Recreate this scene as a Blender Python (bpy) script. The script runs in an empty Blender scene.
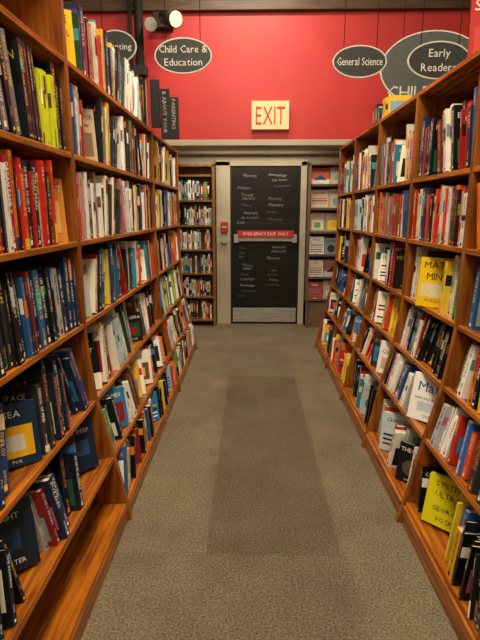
import bpy, bmesh, math, random
from mathutils import Vector, Matrix
R = random.Random(29)
scene = bpy.context.scene
scene.view_settings.view_transform = 'Standard'
scene.view_settings.look = 'None'

def lin(c):
    if isinstance(c, str):
        c = tuple(int(c[i:i+2], 16)/255 for i in (0, 2, 4))
    return tuple((x/12.92 if x <= .04045 else ((x+.055)/1.055)**2.4) for x in c)
HEX = lambda s: lin(s)

# ------------------------------------------------------------ materials
def new_mat(name, rough=.5):
    m = bpy.data.materials.new(name); m.use_nodes = True
    nt = m.node_tree; b = nt.nodes['Principled BSDF']
    b.inputs['Roughness'].default_value = rough
    return m, nt, b
def noise_mat(name, c1, c2, scale=(1, 1, 1), nscale=8, rough=.5, detail=6, bump=0, lo=.35, hi=.65, spec=.5, metal=0):
    m, nt, b = new_mat(name, rough)
    N = nt.nodes; L = nt.links
    tc = N.new('ShaderNodeTexCoord'); mp = N.new('ShaderNodeMapping'); mp.inputs['Scale'].default_value = scale
    no = N.new('ShaderNodeTexNoise'); no.inputs['Scale'].default_value = nscale; no.inputs['Detail'].default_value = detail
    cr = N.new('ShaderNodeValToRGB')
    cr.color_ramp.elements[0].position = lo; cr.color_ramp.elements[0].color = (*HEX(c1), 1)
    cr.color_ramp.elements[1].position = hi; cr.color_ramp.elements[1].color = (*HEX(c2), 1)
    L.new(tc.outputs['Object'], mp.inputs[0]); L.new(mp.outputs[0], no.inputs['Vector'])
    L.new(no.outputs['Fac'], cr.inputs[0]); L.new(cr.outputs[0], b.inputs['Base Color'])
    b.inputs['Specular IOR Level'].default_value = spec
    b.inputs['Metallic'].default_value = metal
    if bump:
        bp = N.new('ShaderNodeBump'); bp.inputs['Strength'].default_value = bump; bp.inputs['Distance'].default_value = .003
        L.new(no.outputs['Fac'], bp.inputs['Height']); L.new(bp.outputs[0], b.inputs['Normal'])
    return m
M_wood = noise_mat('varnished_wood', '723A0C', 'B06618', (14, 1.2, 14), 3, .27)
M_woodv = noise_mat('varnished_wood_upright', '68340C', '9C5A1A', (14, 14, 1.2), 3, .3)
M_red = noise_mat('red_paint', 'B4262A', 'C02E2C', (1, 1, 1), 2, .5)
M_cream = noise_mat('cream_paint', 'A69E8A', 'B6AD98', (1, 1, 1), 2, .6)
M_dark = noise_mat('dark_paint', '15130F', '24201B', (1, 1, 1), 6, .5)
M_metal = noise_mat('brushed_steel', '8C8A84', 'B0AEA6', (1, 30, 30), 5, .4, metal=.25)
M_glass = noise_mat('dusty_window', '5C6060', '808486', (1, 1, 1), 3, .25)
M_beam = noise_mat('beam_wood', '3A2818', '5A4028', (1, 12, 12), 4, .5)
M_ceil = noise_mat('ceiling_paint', '4A4438', '5A5246', (1, 1, 1), 3, .8)
M_wall = noise_mat('wall_paint', '8A8070', '988E7C', (1, 1, 1), 3, .8)

def emat(name, col, s):
    m, nt, b = new_mat(name, .4)
    b.inputs['Base Color'].default_value = (*HEX(col), 1)
    b.inputs['Emission Color'].default_value = (*HEX(col), 1); b.inputs['Emission Strength'].default_value = s
    return m
M_tube = emat('fluorescent_tube', 'FFF2D8', 3.0)

def attr_mat(name, rough, spec=.4, emit=0):
    m, nt, b = new_mat(name, rough)
    a = nt.nodes.new('ShaderNodeAttribute'); a.attribute_name = 'Col'
    no = nt.nodes.new('ShaderNodeTexNoise'); no.inputs['Scale'].default_value = 25
    mx = nt.nodes.new('ShaderNodeMix'); mx.data_type = 'RGBA'; mx.blend_type = 'MULTIPLY'
    mr = nt.nodes.new('ShaderNodeMapRange'); mr.inputs['To Min'].default_value = .8; mr.inputs['To Max'].default_value = 1.15
    nt.links.new(no.outputs['Fac'], mr.inputs['Value'])
    mx.inputs['Factor'].default_value = 1
    nt.links.new(a.outputs['Color'], mx.inputs[6]); nt.links.new(mr.outputs[0], mx.inputs[7])
    nt.links.new(mx.outputs[2], b.inputs['Base Color'])
    b.inputs['Specular IOR Level'].default_value = spec
    if emit:
        nt.links.new(a.outputs['Color'], b.inputs['Emission Color']); b.inputs['Emission Strength'].default_value = emit
    return m
M_print = attr_mat('printed_covers', .3)
M_sign = attr_mat('painted_sign', .55)
M_chalk = attr_mat('chalkboard_paint', .45, .25)
M_exit = attr_mat('lit_exit_sign', .4, .4, .2)

def carpet():
    m, nt, b = new_mat('carpet', .95)
    N = nt.nodes; L = nt.links
    b.inputs['Specular IOR Level'].default_value = .1
    tc = N.new('ShaderNodeTexCoord')
    sep = N.new('ShaderNodeSeparateXYZ'); L.new(tc.outputs['Object'], sep.inputs[0])
    def math_(op, a, bb, cc=None):
        n = N.new('ShaderNodeMath'); n.operation = op
        for i, v in enumerate((a, bb)):
            if isinstance(v, (int, float)): n.inputs[i].default_value = v
            else: L.new(v, n.inputs[i])
        return n.outputs[0]
    nw = N.new('ShaderNodeTexNoise'); nw.inputs['Scale'].default_value = 9; nw.inputs['Detail'].default_value = 4
    L.new(tc.outputs['Object'], nw.inputs['Vector'])
    wob = math_('MULTIPLY', math_('SUBTRACT', nw.outputs['Fac'], .5), .04)
    xs = math_('ADD', sep.outputs[0], wob); ys_ = math_('ADD', sep.outputs[1], wob)
    def edge(v, p, s, soft):
        n = N.new('ShaderNodeMapRange'); n.interpolation_type = 'SMOOTHSTEP'
        L.new(v, n.inputs['Value']); n.inputs['From Min'].default_value = p-soft; n.inputs['From Max'].default_value = p+soft
        n.inputs['To Min'].default_value = 0 if s > 0 else 1; n.inputs['To Max'].default_value = 1 if s > 0 else 0
        return n.outputs[0]
    def rect(x0, x1, y0, y1, soft):
        r = math_('MULTIPLY', edge(xs, x0, 1, soft), edge(xs, x1, -1, soft))
        r2 = math_('MULTIPLY', edge(ys_, y0, 1, soft), edge(ys_, y1, -1, soft))
        return math_('MULTIPLY', r, r2)
    n1 = N.new('ShaderNodeTexNoise'); n1.inputs['Scale'].default_value = 110; n1.inputs['Detail'].default_value = 4; n1.inputs['Roughness'].default_value = .7
    n2 = N.new('ShaderNodeTexNoise'); n2.inputs['Scale'].default_value = 2.2; n2.inputs['Detail'].default_value = 9; n2.inputs['Roughness'].default_value = .72
    L.new(tc.outputs['Object'], n1.inputs['Vector']); L.new(tc.outputs['Object'], n2.inputs['Vector'])
    cr = N.new('ShaderNodeValToRGB')
    cr.color_ramp.elements[0].position = .32; cr.color_ramp.elements[0].color = (*HEX('3C3529'), 1)
    cr.color_ramp.elements[1].position = .68; cr.color_ramp.elements[1].color = (*HEX('8C806A'), 1)
    L.new(n1.outputs['Fac'], cr.inputs[0])
    f = math_('SUBTRACT', 1.0, math_('MULTIPLY', rect(-.2, .43, 1.93, 4.4, .008), .22))
    f = math_('SUBTRACT', f, math_('MULTIPLY', rect(-.24, .44, -3, 5.4, .04), .08))
    f = math_('SUBTRACT', f, math_('MULTIPLY', rect(-.9, .46, -3, 1.93, .006), .06))
    mr = N.new('ShaderNodeMapRange'); mr.inputs['From Min'].default_value = .3; mr.inputs['From Max'].default_value = .7
    mr.inputs['To Min'].default_value = .74; mr.inputs['To Max'].default_value = 1.18
    L.new(n2.outputs['Fac'], mr.inputs['Value'])
    f = math_('MULTIPLY', f, mr.outputs[0])
    mx = N.new('ShaderNodeMix'); mx.data_type = 'RGBA'; mx.blend_type = 'MULTIPLY'; mx.inputs['Factor'].default_value = 1
    L.new(cr.outputs[0], mx.inputs[6]); L.new(f, mx.inputs[7]); L.new(mx.outputs[2], b.inputs['Base Color'])
    bp = N.new('ShaderNodeBump'); bp.inputs['Strength'].default_value = .5; bp.inputs['Distance'].default_value = .004
    L.new(n1.outputs['Fac'], bp.inputs['Height']); L.new(bp.outputs[0], b.inputs['Normal'])
    return m
M_carpet = carpet()

# ------------------------------------------------------------ glyphs
GL = {}
def build_glyphs():
    for ch in "ABCDEFGHIJKLMNOPQRSTUVWXYZabcdefghijklmnopqrstuvwxyz0123456789&'-.":
        cu = bpy.data.curves.new('g', 'FONT'); cu.body = ch; cu.size = 1; cu.resolution_u = 1 if ch.isupper() else 2
        ob = bpy.data.objects.new('g', cu); scene.collection.objects.link(ob)
        dg = bpy.context.evaluated_depsgraph_get()
        me = bpy.data.meshes.new_from_object(ob.evaluated_get(dg))
        vs = [(v.co.x, v.co.y) for v in me.vertices]
        fs = [tuple(p.vertices) for p in me.polygons]
        mnx = min(v[0] for v in vs); mxx = max(v[0] for v in vs)
        GL[ch] = ([(x-mnx, y) for x, y in vs], fs, mxx-mnx)
        bpy.data.objects.remove(ob); bpy.data.curves.remove(cu); bpy.data.meshes.remove(me)
build_glyphs()

class Acc:
    def __init__(s): s.V = []; s.F = []; s.C = []
    def box(s, o, ax, ay, az, sx, sy, sz, col):
        n = len(s.V)
        for k in (0, 1):
            for j in (0, 1):
                for i in (0, 1):
                    s.V.append(o+ax*(sx*i)+ay*(sy*j)+az*(sz*k))
        for f in ((0, 2, 3, 1), (4, 5, 7, 6), (0, 1, 5, 4), (2, 6, 7, 3), (0, 4, 6, 2), (1, 3, 7, 5)):
            s.F.append(tuple(n+i for i in f)); s.C.append(col)
    def poly(s, pts, col):
        n = len(s.V); s.V.extend(pts); s.F.append(tuple(range(n, n+len(pts)))); s.C.append(col)
    def rect(s, o, ax, ay, w, h, col):
        s.poly([o, o+ax*w, o+ax*w+ay*h, o+ay*h], col)
    def text(s, t, o, ax, ay, size, col, maxw=None, center=False):
        adv = 0; lay = []
        for ch in t:
            if ch == ' ': adv += .3; continue
            g = GL.get(ch)
            if not g: continue
            lay.append((g, adv)); adv += g[2]+.09
        if not lay: return 0
        adv -= .09
        sx = size
        if maxw and adv*size > maxw: sx = maxw/adv
        off = -adv*sx/2 if center else 0
        for g, a in lay:
            n = len(s.V)
            for x, y in g[0]:
                s.V.append(o+ax*(off+(a+x)*sx)+ay*(y*size))
            for f in g[1]:
                s.F.append(tuple(n+i for i in f)); s.C.append(col)
        return adv*sx
    def obj(s, name, mat, parent=None):
        me = bpy.data.meshes.new(name); me.from_pydata([tuple(v) for v in s.V], [], s.F)
        at = me.color_attributes.new('Col', 'FLOAT_COLOR', 'CORNER')
        buf = []
        for p, c in zip(me.polygons, s.C):
            buf.extend((c[0], c[1], c[2], 1.0)*p.loop_total)
        at.data.foreach_set('color', buf)
        me.materials.append(mat); me.update()
        ob = bpy.data.objects.new(name, me); scene.collection.objects.link(ob)
        if parent: ob.parent = parent
        return ob
X = Vector((1, 0, 0)); Y = Vector((0, 1, 0)); Z = Vector((0, 0, 1))

def boxes(name, lst, mat, bevel=0, parent=None):
    """lst of (x0,x1,y0,y1,z0,z1)"""
    a = Acc()
    for (x0, x1, y0, y1, z0, z1) in lst:
        a.box(Vector((x0, y0, z0)), X, Y, Z, x1-x0, y1-y0, z1-z0, (1, 1, 1))
    me = bpy.data.meshes.new(name); me.from_pydata([tuple(v) for v in a.V], [], a.F); me.materials.append(mat)
    ob = bpy.data.objects.new(name, me); scene.collection.objects.link(ob)
    if bevel:
        b = ob.modifiers.new('bevel', 'BEVEL'); b.width = bevel; b.segments = 2
    if parent: ob.parent = parent
    return ob
def empty(name, loc=(0, 0, 0)):
    e = bpy.data.objects.new(name, None); e.location = loc; scene.collection.objects.link(e); return e
def cyl(name, p0, p1, r, mat, parent=None, seg=20, r2=None):
    p0 = Vector(p0); p1 = Vector(p1); d = p1-p0
    bm = bmesh.new(); bmesh.ops.create_cone(bm, cap_ends=True, segments=seg, radius1=r, radius2=r if r2 is None else r2, depth=d.length)
    q = d.to_track_quat('Z', 'Y')
    bmesh.ops.transform(bm, matrix=Matrix.Translation((p0+p1)/2) @ q.to_matrix().to_4x4(), verts=bm.verts)
    me = bpy.data.meshes.new(name); bm.to_mesh(me); bm.free(); me.materials.append(mat)
    for p in me.polygons: p.use_smooth = len(p.vertices) == 4
    ob = bpy.data.objects.new(name, me); scene.collection.objects.link(ob)
    if parent: ob.parent = parent
    return ob

# ------------------------------------------------------------ room
boxes('floor', [(-3, 3, -2.5, 6.9, -.05, 0)], M_carpet)
boxes('ceiling', [(-3, 3, -2.5, 5.7, 4.4, 4.5)], M_ceil)
boxes('wall_left', [(-3.1, -3, -2.5, 6.9, 0, 4.4)], M_wall)
boxes('wall_right', [(3, 3.1, -2.5, 6.9, 0, 4.4)], M_wall)
boxes('wall_front', [(-3, 3, -2.6, -2.5, 0, 4.4)], M_wall)
boxes('wall_back', [(-3, 3, 6.75, 6.85, 0, 2.6)], M_cream)
boxes('wall_soffit', [(-3, 3, 5.5, 5.64, 2.31, 3.55)], M_red)
boxes('trim_1', [(-3, 3, 5.48, 5.66, 2.25, 2.31)], M_cream, .004)
boxes('trim_2', [(-3, 3, 5.44, 5.64, 3.55, 3.64)], M_beam, .005)
boxes('ceiling_low', [(-3, 3, 5.64, 6.75, 2.46, 2.5)], M_cream)
w = empty('window_1')
boxes('glass', [(-3, 3, 5.58, 5.6, 3.64, 4.4)], M_glass, parent=w)
boxes('frame', [(-3, 3, 5.52, 5.62, 3.64, 3.68), (-3, 3, 5.52, 5.62, 4.34, 4.4)]+[(x-.05, x+.05, 5.5, 5.62, 3.68, 4.34) for x in (-2.9, -1.9, -.95, 0.1, 1.1, 2.2, 2.9)], M_beam, .004, w)
for fx in (-.55, .55):
    e = empty('fluorescent_light')
    boxes('housing', [(fx-.4, fx+.4, 6.0, 6.2, 2.42, 2.46)], M_cream, .004, e)
    cyl('tube', (fx-.38, 6.1, 2.405), (fx+.38, 6.1, 2.405), .014, M_tube, e)
boxes('trim_3', [(-3, -.47, 6.70, 6.75, 2.16, 2.22), (.8, 3, 6.70, 6.75, 2.16, 2.22), (-3, 3, 6.72, 6.75, 2.36, 2.40)], M_cream, .004)
cyl('pipe', (-3, 6.62, 2.31), (3, 6.62, 2.31), .025, M_cream)

# door
d = empty('door_1')
boxes('frame', [(-.46, -.27, 6.62, 6.75, 0, 2.2), (.67, .75, 6.62, 6.75, 0, 2.2), (-.46, .75, 6.62, 6.75, 2.14, 2.22)], M_cream, .006, d)
boxes('hinge_strip', [(-.275, -.25, 6.63, 6.66, 0.01, 2.13), (.655, .67, 6.63, 6.66, .01, 2.13)], M_dark, 0, d)
ca = Acc(); BK = HEX('171716')
ca.box(Vector((-.25, 6.65, .01)), X, Y, Z, .905, .06, 2.12, BK)
R2 = random.Random(7)
yy = 6.648
words = "Women's Studies|Gay & Lesbian|Mystery|Travel|Sale Annex|Poetry|Philosophy|Cookbooks|Mythology|Drama|History|Nature|Biography|Anthropology|Music|Art|Film|Psychology|Religion|Law|Physics|Language|Reference|Science|Classics|Politics".split('|')
def chalk_line(z, cols, size, p=.75):
    for c, mw in cols:
        if R2.random() < p:
            a_ = R2.uniform(-.07, .07); s_ = size*R2.uniform(.8, 1.25)
            ca.text(R2.choice(words), Vector((c+R2.uniform(-.05, .05), yy, z+R2.uniform(-.015, .015))), Vector((math.cos(a_), 0, math.sin(a_))), Vector((-math.sin(a_)+R2.uniform(0, .35), 0, 1)), s_, HEX(R2.choice(['A6A79E', '8A8B82', '62635A', '75766D'])), mw*R2.uniform(.7, 1), False)
z = 2.02
while z > 1.38:
    chalk_line(z, ((-.13, .3), (.28, .28)), .048); z -= R2.uniform(.06, .1)
z = 1.06
while z > .36:
    chalk_line(z, ((-.14, .3), (.26, .3)), .042); z -= R2.uniform(.055, .09)
ca.text('Staff Picks', Vector((-.08, yy, 1.82)), Vector((.999, 0, .03)), Vector((.1, 0, 1)), .0001, HEX('A6A79E'), .5)
for p in ((-.2, 1.4, .8, .003), (-.2, .31, .8, .003), (-.2, 1.1, .8, .003)):
    ca.rect(Vector((p[0], yy, p[1])), X, Z, p[2], p[3], HEX('45463E'))
ca.obj('chalkboard_panel', M_chalk, d)
boxes('kick_plate', [(-.24, .645, 6.63, 6.65, .03, .23)], M_metal, .002, d)
boxes('push_bar', [(-.22, .63, 6.59, 6.62, 1.16, 1.22), (-.22, -.16, 6.58, 6.65, 1.14, 1.25), (.57, .63, 6.58, 6.65, 1.14, 1.25)], M_metal, .004, d)
pa = Acc(); pa.box(Vector((-.17, 6.575, 1.215)), X, Y, Z, .76, .012, .09, HEX('B02A1F'))
pa.text('EMERGENCY EXIT ONLY', Vector((.21, 6.573, 1.24)), X, Z, .055, HEX('E8DCD0'), .66, True); pa.obj('push_bar_sign', M_sign, d)
f = empty('fire_alarm')
boxes('body', [(-.40, -.30, 6.57, 6.618, 1.28, 1.42)], noise_mat('alarm_red', '8A1F1A', 'A02820'), .01, f)
cyl('bell', (-.35, 6.57, 1.18), (-.35, 6.618, 1.18), .05, M_metal, f)
boxes('label', [(-.38, -.32, 6.564, 6.57, 1.34, 1.36)], M_cream, 0, f)

# ------------------------------------------------------------ books
WORDS = "HISTORY MATH CALCULUS ALGEBRA PUZZLES SCIENCE PHYSICS THE OCEAN TREES BIRDS OF BRAIN MIND LIFE STARS EARTH CHAOS ORDER NUMBER INFINITY THEORY GAMES LOGIC MUSEUM CODE MACHINE CHILD LEARN READING SCHOOL FAMILY WRITE LANGUAGE PEOPLE WAR GENE RIVER FOREST MEMORY DREAM LIGHT TIME SPACE PROOF ART DESIGN CITY SUMMER WINTER WILD STORY SECRET HEART BODY ENERGY ATOM SYSTEM NATURE MOON SEA FIRE ICE SUGAR BREAD COFFEE HOME".split()
NAMES = "SMITH BAKER COHEN LOPEZ NGUYEN WARD STONE REED HALL KING MORRIS PRICE WOOD GRAY HUNT FOX LANE COLE BELL YOUNG".split()
MIX = ['F0EBDF']*5+['E2D8BE']*3+['CFC8B4', '1A1A1C', '141416', '222428', '101418', '1A1C20', '1D3A63', '27507C', '2F78AC', '86B0C4', 'B8241C', 'CE3C26', '96201F', 'D06A1A', 'E0A818', 'E8C838', '256C44', '5E9E4A', '204A34', '5C3F6A', 'B85A7C', '7A5234', '5A4634', '7C8890', 'B0B4B6', '3E9C9C', '16181C', '101216']
DARK = ['16181C', '101216', '1B2130', '16233E', '1E3358', '22252A', 'D8D4CA', '2A5A8A', '7C2222', '303032', 'AEA898', '14304A', '0E1014', '14161C', '121826', '1A2A48', '0E1014']
REDS = ['C02418', 'CC3420', '9A1E20', '181818', '1C1C20', 'E8E2D6', 'DED6C2', '2890A0', 'D87420', '222222', '202E50', 'C02A20', '141416', 'C42A1C', 'B4221C']
BLUE = ['1C3A70', '1E4E9A', '1A2A48', '2F68B4', '141820', 'D0CEC6', '0F1A30', '5A8CB8', '3A2E6A', '101624', '24304C', '16233E']
BRIGHT = ['CCD420', '181818', '202020', 'C8C2B6', '6A6C70', '22242C', '1A1C22', '1C3048', '14161A', '121826', 'B8D028', '101216', '2A2C30']
PALE = ['F2EEE3']*6+['E4DABE', 'D5CCB2', 'BCD0D4', 'E0B030', 'C84828', '24487C', '181818', '1C1E22', '4E8A44', 'ACB2B4', '30302E', 'D87828', 'C8849A', '2E8298', '202A3A', '14161A', 'A82420', '101216', '6A4A30']
WARM = ['E0A818', 'E8CC30', 'B8241C', 'D8701E', 'EEE8DA', 'EEE8DA', 'E8E2D2', '1A1A1C', 'CE3C26', '2F78AC', '98B840', '1C4888', '16181C', '101014']
PAPER = HEX('CEC2A2')

def contrast(h):
    c = [int(h[i:i+2], 16) for i in (0, 2, 4)]; l = .3*c[0]+.6*c[1]+.1*c[2]
    return R.choice(['F2EEE2', 'F2EEE2', 'E8C860', 'E0E0E0', 'E8803C']) if l < 130 else R.choice(['181818', '181818', '1D3A63', '9C2020', '2A2A2A'])

def book(acc, o, t, dp, up, w, dep, h, hexc, detail):
    col = HEX(hexc); ct = .0022
    acc.box(o, t, dp, up, w, ct*1.2, h, col)
    acc.box(o+dp*ct, t, dp, up, ct, dep-ct, h, col)
    acc.box(o+t*(w-ct)+dp*ct, t, dp, up, ct, dep-ct, h, col)
    acc.box(o+t*ct+dp*ct+up*.003, t, dp, up, w-2*ct, dep-.007, h-.006, PAPER)
    c2h = contrast(hexc); c2 = HEX(c2h); e = -.0006
    so = o+dp*e
    style = R.random()
    if style < .3:
        hb = h*R.uniform(.08, .3); zb = h*R.choice([0, .02, .7, .5])
        acc.rect(so+up*zb, t, up, w, min(hb, h-zb), HEX(R.choice(MIX)))
    so = o+dp*(e*2)
    if detail >= 2:
        ttl = ' '.join(R.choice(WORDS) for _ in range(R.choice([1, 2, 2, 3])))
        size = min(w*.85, .034)*R.uniform(.75, 1.1)
        L = h*R.uniform(.45, .62)
        rt = -up; u2 = acc_up_sign*t
        base = so+up*(h*.93)+t*(w/2)-u2*(size*.34)
        acc.text(ttl, base, rt, u2, size, c2, L)
        if w > .014:
            s2 = size*.6
            base = so+up*(h*.26)+t*(w/2)-u2*(s2*.34)
            acc.text(R.choice(NAMES), base, rt, u2, s2, c2, h*.16)
        acc.rect(so+up*(h*.035)+t*(w*.3), t, up, w*.4, w*.4, c2)
    else:
        acc.rect(so+up*(h*R.uniform(.35, .45))+t*(w*.3), t, up, w*.4, h*.45, c2)
        acc.rect(so+up*(h*.05)+t*(w*.3), t, up, w*.4, h*.05, c2)
    co = o-t*.0006
    k = R.random()
    if k < .55:
        a, b = R.uniform(.06, .25), R.uniform(.3, .6)
        acc.rect(co+dp*(dep*.1)+up*(h*a), dp, up, dep*.8, h*b, HEX(R.choice(MIX)))
    else:
        acc.rect(co+dp*0.003+up*(h*.55), dp, up, dep-.004, h*.2, HEX(R.choice(MIX)))
    if detail >= 2:
        acc.text(R.choice(WORDS), co-t*.0006+dp*(dep*.5)+up*(h*.8), dp*flip_cover, up, h*.12, c2, dep*.8, True)

def cover_art(a, o, ax, up, nrm, w, h, hexc):
    c2 = HEX(contrast(hexc)); k = R.randint(0, 3); e = nrm*.0006
    if k == 0:
        a.rect(o+e+ax*(w*.12)+up*(h*.14), ax, up, w*.76, h*.5, HEX(R.choice(MIX)))
        a.rect(o+e*1.6+ax*(w*.3)+up*(h*.24), ax, up, w*.4, h*.26, HEX(R.choice(MIX)))
    elif k == 1:
        n = 18; r = w*.3; c = o+e+ax*(w*.5)+up*(h*.38)
        a.poly([c+ax*(r*math.cos(6.283*i/n))+up*(r*math.sin(6.283*i/n)) for i in range(n)], HEX(R.choice(MIX)))
    elif k == 2:
        a.rect(o+e, ax, up, w, h*.35, HEX(R.choice(MIX)))
        a.poly([o+e*1.6+ax*(w*.15)+up*(h*.3), o+e*1.6+ax*(w*.85)+up*(h*.3), o+e*1.6+ax*(w*.5)+up*(h*.6)], HEX(R.choice(MIX)))
    else:
        for i in range(4): a.rect(o+e+ax*(w*.1)+up*(h*(.16+.12*i)), ax, up, w*.8, h*.05, HEX(R.choice(MIX)))
    a.text(R.choice(WORDS), o+e*2.5+ax*(w*.5)+up*(h*.78), ax, up, h*.15, c2, w*.86, True)
    a.text(R.choice(NAMES), o+e*2.5+ax*(w*.5)+up*(h*.05), ax, up, h*.07, c2, w*.6, True)

def face_out(acc, side, y, zf, df, w, h, th, hexc, yaw, tilt):
    a_ = math.radians(yaw)
    ax = Vector((math.cos(a_), -side*math.sin(a_), 0))
    nr = Vector((-side*math.sin(a_), -math.cos(a_), 0))
    ti = math.radians(tilt)
    up = Z*math.cos(ti)-nr*math.sin(ti); nrm = nr*math.cos(ti)+Z*math.sin(ti)
    c = Vector((side*(df+.012+w*.5*math.cos(a_)), y, zf+.002))
    o = c-ax*(w/2)
    col = HEX(hexc)
    acc.box(o, ax, -nrm, up, w, .002, h, col); acc.box(o-nrm*(th-.002), ax, -nrm, up, w, .002, h, col)
    acc.box(o, ax, -nrm, up, .002, th, h, col) if side < 0 else acc.box(o+ax*(w-.002), ax, -nrm, up, .002, th, h, col)
    acc.box(o+ax*.003-nrm*.002+up*.003, ax, -nrm, up, w-.006, th-.004, h-.006, PAPER)
    cover_art(acc, o, ax, up, nrm, w, h, hexc)

acc_up_sign = 1; flip_cover = 1
def fill(acc, side, y0, y1, zf, df, tilt, pal, hmin=.2, hmax=.27, detail=2, stag=.03, lean=.25, skips=(), dmin=.13, dmax=.17, zgap=.34, leanmax=16, pface=0):
    global acc_up_sign, flip_cover
    acc_up_sign = 1 if side < 0 else -1
    flip_cover = 1 if side > 0 else -1
    y = y0+.004; ta = math.radians(tilt)
    dp0 = Vector((side*math.cos(ta), 0, -math.sin(ta))); up0 = Vector((side*math.sin(ta), 0, math.cos(ta)))
    while y < y1-.02:
        sk = False
        for a, b in skips:
            if a-.01 < y < b: y = b; sk = True
        if sk: continue
        lim0 = y1
        for a, b in skips:
            if y < a: lim0 = min(lim0, a)
        if R.random() < pface and y+.26 < lim0:
            h_ = min(R.uniform(.2, .25), zgap-.03); w_ = h_*R.uniform(.64, .74)
            yaw = R.uniform(34, 48)
            face_out(acc, side, y+w_*.5*math.sin(math.radians(yaw))+.01, zf, df, w_, h_, .02, R.choice(pal+MIX[:2]), yaw, 10)
            y += w_*math.sin(math.radians(yaw))+.055
        series = R.random() < .12
        n = R.randint(3, 7) if R.random() < lean else R.randint(5, 14)
        leaning = n <= 7 and lean > 0 and R.random() < .8
        ang = 0
        if leaning: ang = math.radians(R.uniform(5, leanmax))*R.choice([1, 1, -1])
        hx = R.choice(pal); hs = R.uniform(hmin, hmax); ws = R.uniform(.014, .03)
        if ang < 0: y += hs*math.sin(-ang)*.9
        for i in range(n):
            if not series: hx = R.choice(pal); hs = R.uniform(hmin, hmax); ws = R.choice([.012, .016, .02, .024, .028, .032, .038, .044])*R.uniform(.9, 1.15)
            if hs > zgap-.02: hs = zgap-.02
            adv = ws/math.cos(ang)
            end = y+adv+(hs*math.sin(ang) if ang > 0 else 0)
            lim = y1
            for a, b in skips:
                if y < a: lim = min(lim, a)
            if end > lim-.002:
                y = lim; break
            ca_, sa_ = math.cos(ang), math.sin(ang)
            jit = R.uniform(0, stag)+.002
            yaw = math.radians(R.uniform(-2, 2))
            t = Y*ca_-up0*sa_; up = up0*ca_+Y*sa_
            q = Matrix.Rotation(yaw, 3, up); t2 = q @ t; d2 = q @ dp0
            o = Vector((side*df, y, zf))+dp0*jit
            if ang > 0: o = o+up0*(ws*sa_)
            book(acc, o+up0*.0005, t2, d2, up, ws*.97, R.uniform(dmin, dmax), hs, hx, detail)
            y += adv+R.uniform(0, .001)
        else:
            if ang > 0: y += hs*math.sin(ang)*1.0
            if R.random() < .15: y += R.uniform(.01, .04)
            continue
        if y >= y1-.001: break

def interp(profile, z):
    p = sorted(profile, key=lambda q: q[1])
    for (d0, z0), (d1, z1) in zip(p, p[1:]):
        if z0 <= z <= z1: return d0+(d1-d0)*(z-z0)/(z1-z0)
    return p[-1][0]

def bookcase(name, side, ys, tops, profile, back, boards):
    root = empty(name)
    th = .034
    for k, y in enumerate(ys):
        top = max(tops[max(0, k-1)], tops[min(k, len(tops)-1)])
        pr = [(dd, zz) for dd, zz in profile if zz < top]+[(interp(profile, top), top)]
        pr = sorted(pr, key=lambda q: q[1])
        pts = [(side*dd, zz) for dd, zz in pr]+[(side*back, top), (side*back, 0)]
        bm = bmesh.new()
        v0 = [bm.verts.new((x, y-th/2, z)) for x, z in pts]; v1 = [bm.verts.new((x, y+th/2, z)) for x, z in pts]
        bm.faces.new(v0); bm.faces.new(v1[::-1])
        n = len(pts)
        for i in range(n): bm.faces.new((v0[i], v1[i], v1[(i+1) % n], v0[(i+1) % n]))
        bmesh.ops.recalc_face_normals(bm, faces=bm.faces)
        me = bpy.data.meshes.new('upright_%d' % k); bm.to_mesh(me); bm.free(); me.materials.append(M_woodv)
        ob = bpy.data.objects.new('upright_%d' % k, me); scene.collection.objects.link(ob); ob.parent = root
        b = ob.modifiers.new('b', 'BEVEL'); b.width = .003; b.segments = 2
    a = Acc()
    for k in range(len(ys)-1):
        y0, y1 = ys[k]+th/2, ys[k+1]-th/2; L = y1-y0
        bl = [q for q in boards if q[0] <= tops[k]+.001]
        if not any(abs(q[0]-tops[k]) < .01 for q in bl): bl = bl+[(tops[k], 0)]
        for z, tilt in bl:
            df = interp(profile, z)+.002
            ta = math.radians(tilt)
            dp = Vector((side*math.cos(ta), 0, -math.sin(ta))); up = Vector((side*math.sin(ta), 0, math.cos(ta)))
            a.box(Vector((side*df, y0, z))-up*.024, Y, dp, up, L, (back-df)/math.cos(ta)-.004, .024, (1, 1, 1))
        d0 = interp(profile, .05)
        a.box(Vector((side*(d0+.008), y0, 0)), Y, Vector((side, 0, 0)), Z, L, .02, boards[-1][0]-.02, (1, 1, 1))
        a.box(Vector((side*(back-.012), y0, 0)), Y, Vector((side, 0, 0)), Z, L, .01, tops[k], (1, 1, 1))
    me = bpy.data.meshes.new('shelves'); me.from_pydata([tuple(v) for v in a.V], [], a.F); me.materials.append(M_wood)
    ob = bpy.data.objects.new('shelves', me); scene.collection.objects.link(ob); ob.parent = root
    b = ob.modifiers.new('b', 'BEVEL'); b.width = .002; b.segments = 1
    return root

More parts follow.
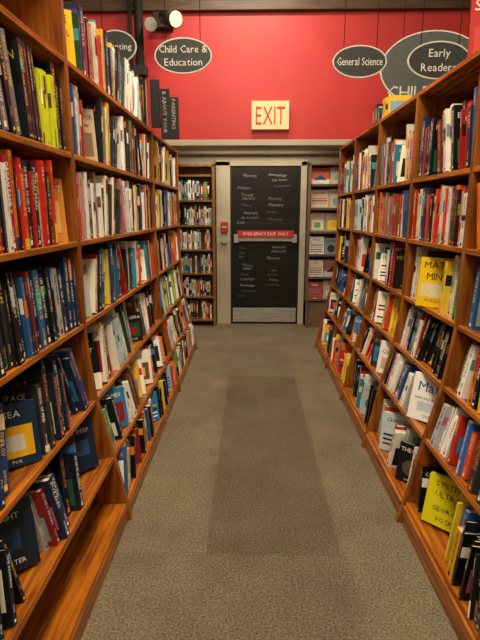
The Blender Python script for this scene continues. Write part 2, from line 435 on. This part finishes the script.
# left case
LP = [(.775, 2.6), (.775, .95), (.745, .65), (.67, .34), (.604, 0)]
LY = [.2, 2.19, 4.0, 5.35]
LB = [(2.18, 0), (1.80, 0), (1.42, 0), (1.04, 3), (.66, 8), (.36, 12), (.1, 4)]
bookcase('bookcase', -1, LY, [2.56, 2.18, 2.18], LP, 1.08, LB)
acc = Acc()
rows0 = {1.80: (BRIGHT, .26, .33), 1.42: (REDS, .27, .33), 1.04: (DARK, .27, .32), .66: (BLUE+DARK, .25, .33), .36: (DARK+BLUE, .2, .25)}
for (z, tilt) in LB:
    df = interp(LP, z)
    if z in rows0:
        p, a_, b_ = rows0[z]
        fill(acc, -1, .22, 2.17, z, df, tilt, p, a_, b_, 2, .02 if z > .7 else .06, .2 if z > 1 else .6, zgap=.35 if z > .5 else .27,
             skips=[(1.28, 1.5), (1.93, 2.16)] if z == .36 else ([(1.98, 2.16)] if z == 1.42 else []), dmin=.15, dmax=.2, leanmax=12 if z > 1 else 20, pface=0 if z > .7 else .35)
    pal = {2.18: MIX+DARK, 1.80: PALE+DARK, 1.42: PALE, 1.04: MIX+PALE, .66: MIX+PALE, .36: WARM+PALE, .1: MIX+DARK}[z]
    hm = (.25, .33) if z > .5 else (.2, .25)
    fill(acc, -1, 2.21, 3.98, z, df, tilt, pal, hm[0], hm[1], 2, .025 if z > .7 else .07, .3 if z > 1.1 else .55, zgap=.35 if z > .5 else .27,
         skips={1.80: [(2.42, 2.64)], 2.18: [(2.22, 2.42)]}.get(z, []), leanmax=14 if z > 1.1 else 22, dmin=.13, dmax=.19, pface=.06 if z > 1.1 else .45)
    if z < 2.1:
        fill(acc, -1, 4.02, 5.33, z, df, tilt, PALE+WARM, hm[0], hm[1], 1, .03, .35, zgap=.35 if z > .5 else .27, pface=.15)
acc.obj('shelved_books', M_print)

# right case
RP = [(.96, 2.3), (.96, 1.02), (.925, .74), (.86, .47), (.79, .12), (.757, 0)]
RY = [.55, 1.38, 2.2, 3.0, 3.83, 4.67, 5.5]
RB = [(2.22, 0), (1.74, 0), (1.39, 0), (1.04, 3), (.74, 10), (.47, 14), (.12, 6)]
bookcase('bookcase', 1, [y if y < 5.4 else 5.46 for y in RY], [2.22]*6, RP, 1.27, RB)
acc = Acc()
skipR = {(1.04, 2): [(2.5, 2.75)], (.47, 2): [(2.25, 2.5)], (.47, 3): [(3.02, 3.24)], (.12, 1): [(1.8, 2.1)]}
for (z, tilt) in RB:
    df = interp(RP, z)
    for k in range(6):
        y0, y1 = RY[k]+.018, min(RY[k+1], 5.46)-.018
        if z > 2:
            if k == 4: fill(acc, 1, y0+.1, y1-.2, z, df+.08, 0, DARK+MIX, .16, .2, 1)
            continue
        pal = R.choice([MIX, PALE, PALE, WARM, DARK+PALE, PALE+REDS])
        if k == 2: pal = {1.74: DARK+REDS, 1.39: REDS, 1.04: MIX, .74: MIX+DARK, .47: PALE+BLUE, .12: PALE}[z]
        if k == 1: pal = {1.74: REDS, 1.39: PALE+REDS, 1.04: BLUE+DARK, .74: BLUE+PALE, .47: BLUE+PALE, .12: WARM+BLUE}[z]
        if k == 0: pal = BLUE+PALE
        zg = {1.74: .45, 1.39: .33, 1.04: .33, .74: .29, .47: .25, .12: .32}[z]
        hm = {1.74: (.24, .34), 1.39: (.24, .3), 1.04: (.23, .31), .74: (.21, .27), .47: (.19, .235), .12: (.21, .28)}[z]
        fill(acc, 1, y0, y1, z, df, tilt, pal, hm[0], hm[1], 2 if k < 4 else 1, .025 if z > 1.1 else .07, .3 if z > 1.1 else .55,
             skips=skipR.get((z, k), []), zgap=zg, leanmax=14 if z > 1.1 else 20, dmin=.13, dmax=.18, pface=.1 if z > 1.1 else .5)
acc.obj('shelved_books', M_print)

# ------------------------------------------------------------ named face-out books
def display_book(name, pos, yaw, tilt, w, h, th, col, texts, bands=()):
    a = Acc(); c = HEX(col)
    o = Vector((-w/2, 0, 0))
    a.box(o, X, Y, Z, w, .002, h, c); a.box(o+Y*(th-.002), X, Y, Z, w, .002, h, c)
    a.box(o, X, Y, Z, .002, th, h, c); a.box(o+X*.002+Y*.002+Z*.003, X, Y, Z, w-.006, th-.004, h-.006, PAPER)
    for (x0, z0, bw, bh, bc) in bands:
        a.rect(Vector((-w/2+x0*w, -.0006, z0*h)), X, Z, bw*w, bh*h, HEX(bc))
    for (t, zc, s, tc) in texts:
        a.text(t, Vector((0, -.0012, zc*h)), X, Z, s*h, HEX(tc), w*.88, True)
    ob = a.obj(name, M_print)
    ob.rotation_euler = (-math.radians(tilt), 0, math.radians(yaw)); ob.location = pos
    return ob
D = display_book
D('math_book', (1.0, 2.6, 1.04), -42, 8, .2, .27, .03, 'E8C018', [('MATH', .78, .2, '20201C'), ('MINE', .55, .2, '20201C'), ('PUZZLES', .1, .09, 'A02018')], [(.1, .2, .8, .28, 'D8D0A0')])
D('math_book', (.93, 2.37, .468), -45, 16, .22, .25, .03, 'E8E8E4', [('Math', .62, .3, '1E4E9A'), ('with bad drawings', .45, .09, '202020'), ('Orlin', .08, .1, '202020')], [(.2, .2, .5, .2, 'B8C8D8')])
D('calculus_book', (.94, 3.12, .468), -45, 14, .19, .225, .03, 'E0DED6', [('Calculus', .62, .2, '303030')], [(.15, .15, .7, .35, 'B8A888')])
D('hardcover_book', (.885, 1.96, .13), -45, 16, .2, .23, .03, 'D4CC18', [('SYSTEM', .78, .16, '202020'), ('ULTRA', .58, .16, '202020'), ('GEORGE', .3, .14, '202020'), ('VOSK', .1, .14, '202020')])
D('hardcover_book', (-.79, 1.38, .36), 40, 16, .17, .235, .03, '16202E', [('NIGHT', .75, .12, 'C8D0D8'), ('WATER', .1, .1, 'C8D0D8')], [(.3, .3, .4, .3, '24405C')])
D('hardcover_book', (-.78, 2.03, .36), 42, 16, .16, .235, .028, '18243C', [('THE DEEP', .75, .12, 'D8D8D0')], [(.06, .06, .25, .14, 'F0F0E8'), (.2, .3, .6, .3, '2C4A74')])
D('magazine', (-.86, 2.53, 1.801), 42, 6, .19, .26, .01, 'B8A888', [('THE SPLENDOR', .8, .13, '302820'), ('and the miser', .66, .09, '302820')], [(.1, .1, .8, .45, '7C6850')])
D('hardcover_book', (-.86, 2.32, 2.181), 42, 4, .17, .25, .03, 'E0BC20', [('HOME', .78, .18, '202020'), ('SCHOOL', .56, .14, 'A02018')], [(.15, .15, .6, .3, 'F0F0F0')])
D('hardcover_book', (-.86, 2.07, 1.421), 42, 6, .16, .27, .03, 'D08A34', [('FORECAST', .8, .12, 'F8F0E0')], [(.15, .15, .7, .5, 'E0B870')])
D('poster', (1.17, 2.6, 2.222), -12, 8, .2, .42, .015, 'B02A28', [('SALE', .7, .18, 'F0E8D8')], [(.12, .12, .76, .4, 'C04038')])

# ------------------------------------------------------------ signs
def oval_sign(name, c, w, h, lines, tops=4.4, plate='2E322E', border='C8C8BC', tcol='D8D6CC', ts=.085):
    root = empty(name)
    a = Acc(); n = 48; th = .012
    def ring(s, y, inset=0): return [Vector((c[0]+(w/2-inset)*math.cos(2*math.pi*i/n), y, c[2]+(h/2-inset)*math.sin(2*math.pi*i/n))) for i in range(n)]
    f = ring(1, c[1]); b = ring(1, c[1]+th)
    a.poly(f, HEX(border)); a.poly(b[::-1], HEX(border))
    for i in range(n): a.poly([f[i], f[(i+1) % n], b[(i+1) % n], b[i]], HEX(border))
    a.poly(ring(1, c[1]-.001, .01), HEX(plate)); a.poly(ring(1, c[1]+th+.001, .01)[::-1], HEX(plate))
    k = len(lines)
    for i, t in enumerate(lines):
        a.text(t, Vector((c[0], c[1]-.003, c[2]+(k-1)*ts*.62-i*ts*1.24-ts*.34)), X, Z, ts, HEX(tcol), w*.84, True)
    a.obj('plate', M_sign, root)
    for sx in (-.3, .3):
        cyl('wire', (c[0]+sx*w, c[1]+th/2, c[2]+h*.38), (c[0]+sx*w, c[1]+th/2, tops), .003, M_dark, root, 6)
    return root
oval_sign('hanging_sign', (-.53, 4.1, 2.74), .45, .26, ['Child Care &', 'Education'], ts=.075)
oval_sign('hanging_sign', (.845, 4.1, 2.69), .42, .235, ['General Science'], ts=.08)
oval_sign('hanging_sign', (1.385, 3.9, 2.64), .46, .26, ['Early', 'Readers'], ts=.078)
oval_sign('hanging_sign', (-1.16, 4.5, 2.93), .36, .26, ['Parenting'], ts=.07)
oval_sign('hanging_sign', (1.555, 4.5, 2.74), .9, .6, ['', '', "CHILDREN'S"], plate='565A56', border='E6E6DC', ts=.15)

e = empty('exit_sign')
a = Acc(); a.box(Vector((.01, 5.44, 2.41)), X, Y, Z, .395, .055, .28, HEX('DCC490'))
a.text('EXIT', Vector((.2075, 5.437, 2.455)), X, Z, .26, HEX('B83018'), .31, True)
a.obj('housing', M_exit, e)

e = empty('section_sign')
a = Acc()
for x0, z0, hh, txt in ((-.765, 2.185, .34, 'CONVERSATION'), (-.69, 2.10, .36, '& ABOUT YOUR'), (-.622, 2.10, .30, 'PARENTING')):
    a.box(Vector((x0, 3.92, z0)), X, Y, Z, .0675, .035, hh, HEX('121314'))
    if x0 > -.7: a.text(txt, Vector((x0+.018, 3.918, z0+hh*.95)), -Z, X, .04, HEX('A8A8A0'), hh*.88)
a.obj('panels', M_sign, e)
boxes('bracket', [(-.765, -.56, 3.957, 3.975, 2.19, 2.22)], M_dark, 0, e)

e = empty('support_column')
cyl('post', (-1.13, 5.33, 0), (-1.13, 5.33, 4.4), .045, M_dark, e)
cyl('conduit', (-1.22, 5.35, 0), (-1.22, 5.35, 4.4), .018, M_dark, e, 12)
boxes('junction', [(-1.2, -1.06, 5.27, 5.38, 2.9, 3.0)], M_dark, .01, e)
e = empty('spotlight')
cyl('can', (-.84, 5.08, 3.36), (-.70, 4.93, 3.29), .055, M_dark, e, r2=.078)
cyl('lens', (-.699, 4.929, 3.289), (-.694, 4.923, 3.286), .066, emat('lamp_lens', 'FFE0B0', .7), e)
cyl('arm', (-.84, 5.08, 3.36), (-.84, 5.45, 3.5), .012, M_dark, e, 10)
cyl('can_2', (-.96, 5.08, 3.30), (-1.0, 5.25, 3.36), .06, M_metal, e)
boxes('mount', [(-1.0, -.8, 5.4, 5.5, 3.38, 3.53)], M_dark, .008, e)

# ------------------------------------------------------------ back bookshelf (left of the door)
root = empty('bookcase')
zs = [.1, .42, .74, 1.06, 1.38, 1.70, 2.02]
bl = [(-1.6, -.47, 6.46, 6.74, z-.025, z) for z in zs]+[(-1.6, -1.57, 6.45, 6.74, 0, 2.15), (-1.05, -1.02, 6.45, 6.74, 0, 2.15), (-.5, -.47, 6.45, 6.74, 0, 2.15), (-1.6, -.47, 6.45, 6.74, 2.12, 2.15), (-1.6, -.47, 6.72, 6.74, 0, 2.15)]
boxes('frame', bl, noise_mat('shelf_wood_brown', '6A4420', '8A5C30', (14, 14, 1.2), 3, .4), .003, root)
acc = Acc(); acc_up_sign = 1
for z in zs[:-1]:
    for xa, xb in ((-1.56, -1.06), (-1.01, -.51)):
        x = xa
        while x < xb-.03:
            w_ = R.uniform(.012, .035); h_ = R.uniform(.19, .26)
            book(acc, Vector((x, 6.47+R.uniform(0, .02), z+.001)), X, Y, Z, w_, .15, h_, R.choice(PALE+BLUE[:3]), 1)
            x += w_+.001
            if R.random() < .04: x += .05
acc.obj('shelved_books', M_print)

# magazine rack right of the door
root = empty('magazine_rack')
M_rack = noise_mat('rack_paint', '5A4636', '6E5846', (1, 1, 1), 5, .5)
bl = [(.76, .78, 6.4, 6.74, 0, 2.15), (1.98, 2.0, 6.4, 6.74, 0, 2.15), (.76, 2.0, 6.72, 6.74, 0, 2.15), (.76, 2, 6.4, 6.74, 2.13, 2.15), (.76, 2, 6.46, 6.74, 0, .35)]
for i in range(6): bl.append((.78, 1.98, 6.44, 6.74, .37+i*.3, .385+i*.3)); bl.append((.78, 1.98, 6.43, 6.44, .37+i*.3, .40+i*.3))
boxes('frame', bl, M_rack, .002, root)
acc = Acc()
for i in range(6):
    x = .785
    while x < 1.78:
        w_ = R.choice([.17, .2, .24]); h_ = R.uniform(.22, .27); c = R.choice(['D0C0B0', 'E8E0D8', 'A83830', 'D8D0C0', '8A5A48', 'E0C8B8', '7A8E98', 'E8E8E8', 'C86850', 'B0A090', 'E8E0D8'])
        o = Vector((x, 6.455, .386+i*.3)); up = Vector((0, .25, 1)).normalized(); n = Vector((0, -1, .25)).normalized()
        acc.box(o, X, -n, up, w_, .008, h_, HEX(c))
        cover_art(acc, o, X, up, n, w_, h_, c)
        x += w_+.008
acc.obj('magazines', M_print)

# ------------------------------------------------------------ lights
def area(loc, sx, sy, e, col=(1, .83, .61), rot=(0, 0, 0)):
    l = bpy.data.lights.new('ceiling_or_fill_lamp', 'AREA'); l.shape = 'RECTANGLE'; l.size = sx; l.size_y = sy; l.energy = e; l.color = col
    o = bpy.data.objects.new('ceiling_or_fill_lamp', l); o.location = loc; o.rotation_euler = rot; scene.collection.objects.link(o)
for y, p in ((-1.2, 70), (.8, 86), (2.6, 80), (4.4, 70)):
    area((0, y, 4.2), 1.0, .3, p)
area((-2, 2.5, 4.2), .5, 3, 22); area((2, 2.5, 4.2), .5, 3, 22)
area((0, -2.2, 2.8), 2.5, 1.2, 28, rot=(math.radians(70), 0, 0))  # fill light added low behind the camera, aimed down the aisle, no ceiling fixture
area((0, 6.1, 2.38), 1.6, .3, 22)
wd = bpy.data.worlds.new('World'); scene.world = wd; wd.use_nodes = True
wd.node_tree.nodes['Background'].inputs[0].default_value = (1, .9, .78, 1); wd.node_tree.nodes['Background'].inputs[1].default_value = .2

cam = bpy.data.cameras.new('camera'); cam.lens = 27; cam.sensor_width = 36; cam.clip_start = .02
co = bpy.data.objects.new('camera', cam); scene.collection.objects.link(co)
co.location = (0, 0, 1.55); co.rotation_euler = (math.radians(90-12.7), 0, math.radians(1.2))
scene.camera = co
